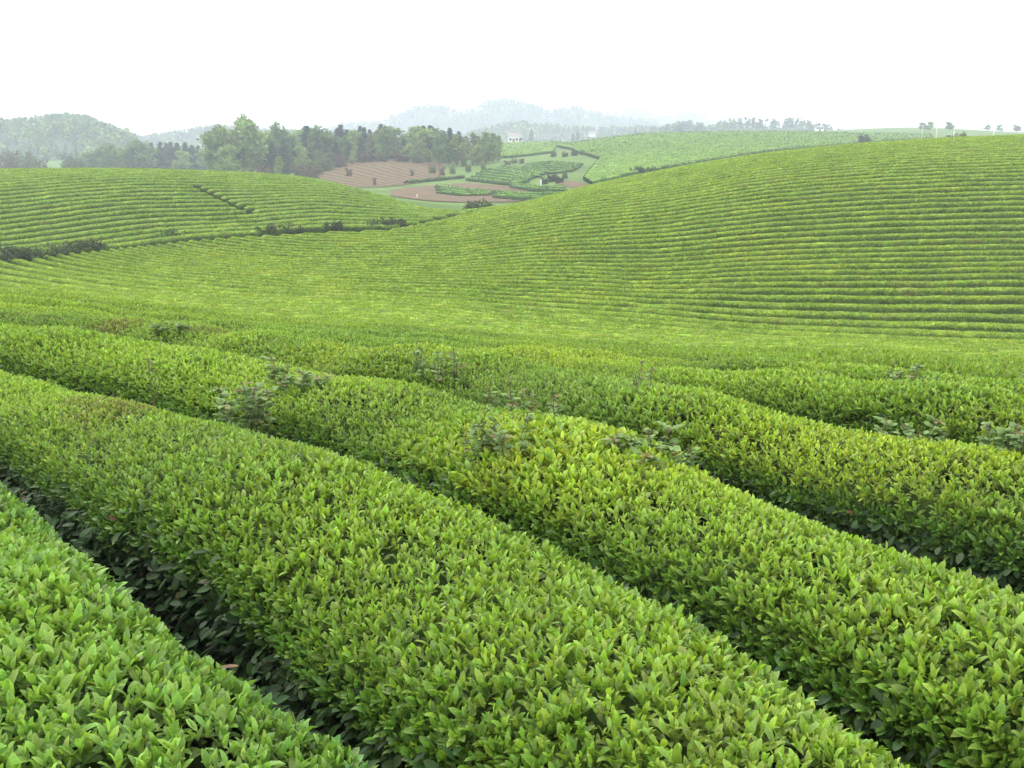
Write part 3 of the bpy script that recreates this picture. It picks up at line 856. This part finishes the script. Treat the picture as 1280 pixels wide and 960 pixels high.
# ------------------------------------------------------------------ trees
def tree_proto(name, kind, k, colr, seed):
    """a tree 10 m tall at the origin: tapered trunk with limbs, crown of leaf clumps round the limbs"""
    rg = np.random.default_rng(seed)
    root = empty(name, (0, 0, 0))
    paths = []; rad = []; cen = []
    bend = np.cumsum(rg.normal(0, .12, (9, 2)), 0)
    hts = np.linspace(0, 9.6 if kind != 'broad' else 7.6, 9)
    tr = np.column_stack([bend[:, 0], bend[:, 1], hts]); tr[0, :2] = 0
    paths.append(tr); rad.append(np.linspace(.17, .03, 9))
    if kind == 'pine':
        for t in np.linspace(.05, .97, 28):
            L = (1.9 * (1 - t) ** .85 + .10) * rg.uniform(.65, 1.2)
            for q in range(rg.integers(3, 6)):
                a = rg.random() * 6.283; c = np.array([np.interp(t * 9.6, hts, tr[:, 0]), np.interp(t * 9.6, hts, tr[:, 1]), t * 9.6])
                e = c + np.array([math.cos(a) * L, math.sin(a) * L, L * rg.uniform(-.15, .3)])
                if q < 2: paths.append([c, (c + e) / 2, e]); rad.append([.03, .02, .01])
                for f in np.linspace(.25, 1, 4): cen.append((c + (e - c) * f, (.16 if t > .8 else .32) + .12 * L * (1.2 - f)))
    elif kind == 'poplar':
        for t in np.linspace(.05, .98, 28):
            L = (.95 * math.sin(math.pi * min(1, t * .85 + .12)) + .15) * rg.uniform(.6, 1.25)
            for q in range(3):
                a = rg.random() * 6.283; c = np.array([np.interp(t * 9.6, hts, tr[:, 0]), np.interp(t * 9.6, hts, tr[:, 1]), t * 9.6])
                e = c + np.array([math.cos(a) * L, math.sin(a) * L, L * rg.uniform(.5, 1.1)])
                paths.append([c, (c + e) / 2, e]); rad.append([.035, .02, .01])
                for f in (.4, .7, 1): cen.append((c + (e - c) * f, .40))
    elif kind == 'bush':
        paths = []; rad = []
        for q in range(16):
            a = rg.random() * 6.283; L = rg.uniform(2.5, 5.5)
            e = np.array([math.cos(a) * L, math.sin(a) * L, rg.uniform(3.5, 9.5)]); mdl = e * .5 + np.array([0, 0, .8])
            paths.append([np.array([math.cos(a), math.sin(a), 0]) * .3, mdl, e]); rad.append([.12, .08, .03])
            for f in (.55, .8, 1.0): cen.append((e * f + rg.normal(0, .5, 3), 1.35))
            cen.append((np.array([math.cos(a) * L, math.sin(a) * L, 1.2]), 1.3))
    else:
        for q in range(24):
            t = rg.uniform(.12, 1); a = q * 2.4 + rg.normal(0, .3); L = (2.7 * math.sin(math.pi * (.25 + .62 * t))) * rg.uniform(.6, 1.15)
            c = np.array([np.interp(t * 7.6, hts, tr[:, 0]), np.interp(t * 7.6, hts, tr[:, 1]), t * 7.6])
            e = c + np.array([math.cos(a) * L, math.sin(a) * L, rg.uniform(.6, 1.9)])
            paths.append([c, (c + e) / 2 + np.array([0, 0, -.15]), e]); rad.append([.07, .045, .015])
            for f in (.55, .8, 1.0, 1.12): cen.append((c + (e - c) * f + rg.normal(0, .2, 3), rg.uniform(.5, .85)))
    V, Fs = tubes(paths, rad, 5)
    mesh_obj("trunk", V, Fs, M_BARK, parent=root)
    C0 = np.array([c[0] for c in cen]); R0 = np.array([c[1] for c in cen])
    per = max(4, k // len(cen)); m = per * len(cen)
    d = rg.normal(size=(m, 3)); d = d / np.linalg.norm(d, axis=1, keepdims=True) * (rg.random((m, 1)) ** .4)
    pos = np.repeat(C0, per, 0) + d * np.repeat(R0, per)[:, None] * np.array([1, 1, .75])
    big = 1
    ln = rg.uniform(.32, .62, m) * np.where((pos[:, 2] > 7.5) & (kind == 'pine'), .6, 1) * (1.2 if kind == 'broad' else 1) * (1 if kind != 'bush' else 2.2)
    clump = np.repeat(rg.uniform(.72, 1.28, len(cen)), per)[:, None]
    cc = colr * clump * rg.uniform(.8, 1.2, (m, 1)) * (1 + rg.normal(0, .05, (m, 3)))
    V, Fs, C = blades(pos, d + rg.normal(0, .6, (m, 3)) + np.array([0, 0, .3 if kind != 'pine' else 0]), ln, ln * .6, rg.uniform(0, .5, m), cc, False)
    mesh_obj("crown", V, Fs, M_CROWN, parent=root, colors=C)
    return root


used = set()


def place(proto, x, y, z, sx, sz, label, cat, group, name=None, rot=None):
    if proto.name not in used:
        used.add(proto.name); o = proto
    else:
        o = proto.copy(); col.objects.link(o)
        for ch in proto.children:
            c = ch.copy(); col.objects.link(c); c.parent = o
    o.location = (x, y, z); o.scale = (sx, sx, sz); o.rotation_euler = (0, 0, random.random() * 6.28 if rot is None else rot)
    for kx in ("label", "category", "group"):
        if kx in o: del o[kx]
    return tag(o, label, cat, group)


PR = {
 'P': [tree_proto("pine_tree", 'pine', 2600, PINE * np.array([1, 1, 1.1]), 1), tree_proto("pine_tree", 'pine', 2400, PINE * 1.25, 2), tree_proto("pine_tree", 'pine', 2200, PINE * .9, 3)],
 'G': [tree_proto("broadleaf_tree", 'broad', 2600, PALE * .85, 4), tree_proto("broadleaf_tree", 'broad', 2200, PALE, 5), tree_proto("broadleaf_tree", 'broad', 1900, BROAD * 1.1, 6)],
 'L': [tree_proto("slender_tree", 'poplar', 1500, PALE * .95, 7), tree_proto("slender_tree", 'poplar', 1000, np.array([.17, .20, .08]), 8)],
 'B': [tree_proto("shrub", 'bush', 2400, np.array([.055, .075, .035]), 9), tree_proto("shrub", 'bush', 2000, np.array([.06, .10, .035]), 10)],
 'b': [tree_proto("shrub", 'bush', 1500, np.array([.11, .145, .055]), 11), tree_proto("shrub", 'bush', 900, np.array([.12, .10, .06]), 12)],
}
LOOK = {'P': ("dark conifer", "tree"), 'G': ("pale green leafy tree", "tree"), 'L': ("slender light green tree", "tree"), 'B': ("dark dense shrub", "shrub"), 'b': ("light scrubby bush", "shrub")}


def plant(lst, where, group):
    cnt = {}
    for (kd, u, vt, D, wf) in sorted(lst, key=lambda t: t[1]):
        cnt[kd] = cnt.get(kd, 0) + 1
        tot = sum(1 for q in lst if q[0] == kd)
        x = float(a_of(u, vt)) * D; z = float(ground(x, D))
        h = max(1.2, float(s_of_v(vt)) * D - z)
        pr = PR[kd][(cnt[kd] * 7 + int(u)) % len(PR[kd])]
        lab = "%s %s" % (LOOK[kd][0], where) if tot == 1 else "%s %s, %s from left" % (LOOK[kd][0], where, nth(cnt[kd]))
        sz = h / 10.0
        place(pr, x, D, z - .05, sz * wf, sz, lab, LOOK[kd][1], group)


wood = []
# dark belt along the top of the knoll
for u, v in ((318,163),(330,160),(342,158),(356,160),(366,157),(378,159),(388,156),(398,158),(408,157),(419,156),(428,153),(437,156),(446,155),(455,151),(464,155),(472,152),(480,153),(488,157),(500,158),(512,160),(522,157),(532,155),(541,152),(549,150),(556,154),(565,158),(574,162),(583,165),(592,169),(604,172)):
    wood.append((('G' if int(u) % 3 == 0 else 'P'), u + random.uniform(-3, 3), v + random.uniform(-3, 9), 262 + random.uniform(-8, 12), random.uniform(1.3, 2.0)))
for u, v in ((322,168),(338,175),(352,172),(366,178),(381,176),(395,172),(405,180),(420,176),(436,178),(452,172),(466,176),(505,172),(535,170),(560,172)):
    wood.append(('P', u, v, 245 + random.uniform(-6, 6), random.uniform(1.2, 1.7)))
for u, v, D, w in ((300,140,236,1.0),(288,152,232,1.1),(272,160,230,1.1),(314,156,238,1.0),(284,178,222,1.2),(352,150,250,.8),(430,168,248,.85),(487,155,252,.8),(495,166,246,.9),(515,162,250,.9),(527,170,244,.9),(440,186,236,.9),(548,180,228,1.0),(560,176,232,1.0)):
    wood.append(('G', u, v, D, w))
for u, v, D, w in ((362,164,256,1.2),(392,163,256,1.2),(414,162,255,1.2),(442,160,256,1.2),(470,160,256,1.1),(506,168,252,1.2),(336,168,244,1.1),(375,180,238,1.1),(400,186,236,1.1),(470,178,244,1.2),(510,178,240,1.2),(535,184,234,1.2),(552,164,250,1.1),(571,177,232,1.1),(596,178,230,1.1),(612,176,232,1.0)):
    wood.append(('G', u, v, D, w))
for u, v, D, w in ((348,195,200,1.5),(570,168,236,1.3),(580,172,232,1.3),(590,166,234,1.4),(598,170,236,1.3),(607,165,236,1.5),(616,166,238,1.4),(623,169,240,1.3),(460,166,252,1.2),(578,184,226,1.3),(262,166,234,1.3)):
    wood.append(('L', u, v, D, w))
for u, v, D, w in ((375,203,206,1.0),(392,197,214,1.1),(388,208,200,1.0),(405,192,226,1.1),(425,191,232,1.0),(455,187,240,1.0),(478,186,240,1.0),(500,186,240,1.0),(436,209,205,.7),(515,211,205,.6),(540,205,212,.8),(552,208,206,.7),(566,207,210,.7),(585,205,212,.8),(604,204,214,.8),(330,205,205,1.2),(468,221,178,.5),(523,190,238,1.0)):
    wood.append(('b', u, v, D, w))
plant(wood, "in the wood behind the left hill", "trees of the wood behind the left hill")

lft = []
for u, v in ((178,178),(190,176),(197,174),(205,176),(214,175),(222,177),(231,176),(240,179),(249,180),(164,179),(148,183)):
    lft.append(('P', u, v + random.uniform(-1, 2), 318 + random.uniform(-8, 8), random.uniform(1.4, 2.0)))
for u, v in ((104,191),(112,188),(122,184),(131,177),(139,176),(153,178),(172,173),(181,181),(226,186),(255,183)):
    lft.append(('G', u, v, 306 + random.uniform(-6, 6), random.uniform(1.1, 1.5)))
for u, v in ((86,193),(95,195),(34,192),(16,190),(4,187),(48,196),(25,199)):
    lft.append(('b', u, v, 292 + random.uniform(-5, 5), .9))
plant(lft, "in the hazy tree line beyond the left hill", "trees of the hazy line beyond the left hill")

sky_t = []
for u, v, D in ((1154,153,420),(1163,152,420),(1188,152,430),(1234,156,460),(1250,156,460),(1272,156,465)):
    sky_t.append(('G', u, v - 1, D, 1.5))
plant(sky_t, "on the skyline behind the right hill crest", "small trees on the skyline behind the right hill")
far_t = []
for u, v, D in ((646,170,520),(664,160,640),(716,166,600),(722,163,600),(736,170,560),(850,156,560),(870,158,560),(795,160,620),(806,163,600),(690,172,520)):
    far_t.append(('P', u, v, D, 1.3))
plant(far_t, "far off on the flat land before the mountains", "far off single trees before the mountains")

# dark scrub in the valley and along the bank
scr = []
for u, v, D, w in ((8,308,54.2,1.5),(24,308,54.8,1.5),(40,308,55.3,1.5),(57,307,56,1.5),(72,307,56.7,1.5),(88,306,57.3,1.5),(103,307,57.9,1.4),(116,309,58.4,1.3)):
    scr.append(('B', u, v, D - .6, w))
for u, v, D, w in ((220,295,61.2,1.2),(332,292,63.4,1.0),(366,288,64,1.0),(416,283,65,.9),(474,279,66.5,1.1),(486,274,67,1.1),(497,273,67.5,1.2)):
    scr.append(('B', u, v, D, w))
for u, v, D, w in ((600,249,98,1.3),(590,254,97,1.0),(612,254,98,1.0)):
    scr.append(('B', u, v, D, w))
for u, v, D, w in ((690,217,168,1.1),(680,221,165,1.0),(700,221,163,1.0),(706,196,232,1.2),(718,194,232,1.2),(730,194,232,1.2),(741,196,230,1.2),(752,200,228,1.1),(692,199,236,1.1),(790,210,152,1.0),(800,207,152,1.0),(812,209,150,1.0),(1080,168,235,1.0),(782,182,250,.9)):
    scr.append(('B', u, v, D, w))
for u, v, D, w in ((642,201,225,1.3),(652,202,222,1.2),(634,204,220,1.2),(1196,166,92,1.2),(1204,167,92,.9),(706,214,172,.8)):
    scr.append(('b', u, v, D, w))
plant(scr, "at the edge of a tea field", "scrub along the edges of the tea fields")


# ------------------------------------------------------------------ houses, posts
def house(x, y, z, w, d, h, label):
    root = empty("house", (x, y, z)); tag(root, label, "house")
    V, Fs = boxes([(-w / 2, w / 2, -d / 2, d / 2, 0, h)])
    mesh_obj("wall", V, Fs, M_WHITE, parent=root, smooth_shade=False)
    e = .35; rh = h * .42
    V = np.array([(-w/2-e, -d/2-e, h), (w/2+e, -d/2-e, h), (w/2+e, d/2+e, h), (-w/2-e, d/2+e, h), (-w/2-e, 0, h+rh), (w/2+e, 0, h+rh)])
    mesh_obj("roof", V + np.array([0, 0, .003]), [np.array([(0, 1, 5, 4), (2, 3, 4, 5), (0, 3, 2, 1)]), np.array([(0, 4, 3), (1, 2, 5)])], M_TILE, parent=root, smooth_shade=False)
    V, Fs = boxes([(-.5, .5, -d / 2 - .06, -d / 2 - .003, 0, 2.1)]); mesh_obj("door", V, Fs, M_DOOR, parent=root, smooth_shade=False)
    for px in (-w * .3, w * .3):
        V, Fs = boxes([(px - .6, px + .6, -d / 2 - .05, -d / 2 - .003, 1.0, 2.3)]); wo = mesh_obj("window", V, Fs, M_WHITE, parent=root, smooth_shade=False)
        V, Fs = boxes([(px - .5, px + .5, -d / 2 - .08, -d / 2 - .053, 1.1, 2.2)]); mesh_obj("pane", V, Fs, M_GLASS, parent=wo, smooth_shade=False)


for u, v, D, w, h, lab in ((642, 179, 440, 4.6, 3.0, "small white house beyond the pale far field"), (649.5, 178, 450, 2.4, 2.2, "tiny white outbuilding right of the small white house"),
                           (740, 165, 640, 4.2, 4.0, "lone white house among hazy trees below the mountains"), (1024, 161, 560, 4.2, 2.0, "low pale house at the end of the skyline wood")):
    x = float(a_of(u, v)) * D
    house(x, D, min(float(ground(x, D)) + .0, float(s_of_v(v)) * D), w, w * .7, h, lab)


def post(u, v0, v1, D, r, lab):
    if D is None: D = hit(u, v0, 124)[1]
    x = float(a_of(u, v0)) * D; z0 = float(ground(x, D)); z1 = float(s_of_v(v1)) * D
    root = empty("marker_post", (x, D, z0)); tag(root, lab, "post", "white marker posts about the fields")
    V, Fs = tubes([[(0, 0, -.1), (0, 0, (z1 - z0) * .5), (0, 0, z1 - z0)]], [r], 8)
    V2, F2 = tubes([[(0, 0, z1 - z0 - .002), (0, 0, z1 - z0 + .04), (0, 0, z1 - z0 + .06)]], [[r * 1.3, r * 1.3, r * .3]], 8)
    mesh_obj("shaft", V, Fs, M_WHITE, parent=root); mesh_obj("cap", V2, F2, M_WHITE, parent=root)


post(1192, 172, 164.5, 86, .035, "white post standing on the right hill crest before a bush")
post(1152, 172, 157, 96, .022, "thin white post on the right hill crest, leftmost of the crest posts")
post(1170, 172, 158, 96, .03, "white post on the right hill crest, between two others")
post(1242, 168, 165, 88, .03, "short pale stake on the right hill crest, rightmost of the posts")
post(521.5, 247.5, 243.5, None, .08, "stubby white marker post at the edge of the bare soil")
post(676, 232, 225, 160, .12, "white marker post beside scrub in front of the low mound")
post(256, 304, 300, 61.8, .05, "tiny white stake on the bank below the left hill")


# ------------------------------------------------------------------ weeds growing out of the hedges
M_STEM = plain_mat("weed_stem", (.09, .10, .05), (.15, .13, .08), 14)
M_WEED = leaf_mat("weed_leaf", rough=.6, spec=.2, trans=.3, scale=40, amount=.2)


def weed(u, v, wid, hgt, nst, label, leafy=1.0, dry=.2, leaf=.05, seed=0):
    rg = np.random.default_rng(seed); leaf = leaf * .84; leafy = leafy * 1.3; hgt = hgt * .9
    if v > 445:
        y = float(near_y(v)); x = float(a_of(u, v)) * y
    else:
        x, y, _ = hit(u, v, 5.5)
    zt = float(top(x, y)); base = float(ground(x, y))
    root = empty("weed_plant", (x, y, base)); tag(root, label, "weed", "weeds sticking up out of the tea hedges")
    H = zt - base
    paths = []; rad = []; P = []; A = []; Ln = []; Cc = []; tips = []
    for i in range(nst):
        a = rg.random() * 6.283; rr = wid * .5 * math.sqrt(rg.random())
        e = np.array([math.cos(a) * rr, math.sin(a) * rr, H + hgt * rg.uniform(.25, .85)])
        b = np.array([e[0] * .25, e[1] * .25, 0]); mdl = np.array([e[0] * .6, e[1] * .6, H * .8])
        pl = np.array([b, mdl, (mdl + e) / 2 + rg.normal(0, .015, 3), e]); paths.append(pl); rad.append([.005, .004, .003, .0015]); tips.append(e)
        nn = int(15 * leafy)
        for q in range(nn):
            t = rg.uniform(.25, 1); pt = mdl + (e - mdl) * t; az = rg.random() * 6.283
            d0 = np.array([math.cos(az), math.sin(az), rg.uniform(-.1, .6)])
            c = np.array([.155, .245, .085]) * rg.uniform(.75, 1.3) if rg.random() > dry * .22 else np.array([.20, .19, .08])
            for lobe in (-.7, 0, .7):
                d = np.array([d0[0] * math.cos(lobe) - d0[1] * math.sin(lobe), d0[0] * math.sin(lobe) + d0[1] * math.cos(lobe), d0[2]])
                P.append(pt + d0 * leaf * .25); A.append(d); Ln.append(leaf * (1.15 if lobe == 0 else .8) * rg.uniform(.75, 1.25)); Cc.append(c)
    V, Fs = tubes(paths, rad, 5); mesh_obj("stem", V, Fs, M_STEM, parent=root)
    if P:
        n = len(P); up = np.array([[0, 0, 1.0]]) + rg.normal(0, .4, (n, 3))
        V, Fs, C = blades(np.array(P), np.array(A), np.array(Ln), np.array(Ln) * .52, rg.uniform(.05, .3, n), np.array(Cc), True, face=up, curl=-.3)
        mesh_obj("leaves", V, Fs, M_WEED, parent=root, colors=C)
    if dry > 0:
      for tipv in tips:
        k = 14; tp = np.repeat(tipv[None], k, 0); n = len(tp)
        tp = tp - np.array([0, 0, 1]) * rg.uniform(0, hgt * .28, (n, 1)) + rg.normal(0, .006, (n, 3))
        V, Fs, C = blades(tp, rg.normal(0, .5, (n, 3)) + np.array([0, 0, .7]), rg.uniform(.010, .022, n), np.full(n, .008), np.full(n, .2),
                          np.array([.17, .15, .085]) * rg.uniform(.7, 1.3, (n, 1)), False)
        mesh_obj("seed_head", V, Fs, M_WEED, parent=root, colors=C)


for i, a in enumerate((
    (370, 480, .42, .22, 9, "bushy grey green weed topping the hedge, taller of the close left pair", 1.2, .5, .055),
    (305, 512, .34, .20, 7, "low broad leaved weed left of and below the bushy grey green one", 1.3, .6, .06),
    (815, 572, .46, .14, 9, "large broad leaved grey green weed patch in the gap behind the second hedge", 1.1, .4, .055),
    (622, 562, .34, .22, 10, "feathery grey weed at the crest of the hedge left of the large weed patch", 1.5, .6, .04),
    (518, 448, .40, .10, 5, "pale weed clump standing on the far hedge tops, left of two touching", .6, .2, .045),
    (566, 452, .38, .16, 6, "pale weed clump standing on the far hedge tops, right of two touching", .6, .3, .045),
    (190, 470, .06, .34, 2, "single thin reddish weed stalk on the far left hedges", .4, 1, .03),
    (800, 492, .20, .26, 4, "thin brown topped weed upright behind the large weed patch", .6, 1, .035),
    (630, 510, .24, .22, 5, "purplish topped weed in the middle of the hedges", .8, 1, .045),
    (683, 520, .18, .18, 4, "small purplish weed right of the middle one", .7, 1, .04),
    (1142, 548, .36, .10, 7, "broad leaved weed low on the hedge flank toward the right edge", .9, .3, .055),
    (1255, 575, .40, .24, 9, "tall grey leaved weed cut by the right edge", 1.3, .6, .055),
    (1130, 466, .40, .10, 7, "flat dark weed clump on the far hedge tops at right", 1.3, .1, .05),
    (1240, 440, .30, .24, 5, "thin weed stems standing before the right hill foot", .8, .8, .05),
    (212, 414, .45, .10, 8, "dark green weed clump on the left near crest", 1.4, 0, .06),
    (1025, 470, .22, .14, 4, "small weed sprig on the far hedge tops right of centre", .9, .7, .045),
)):
    weed(*a, seed=100 + i)
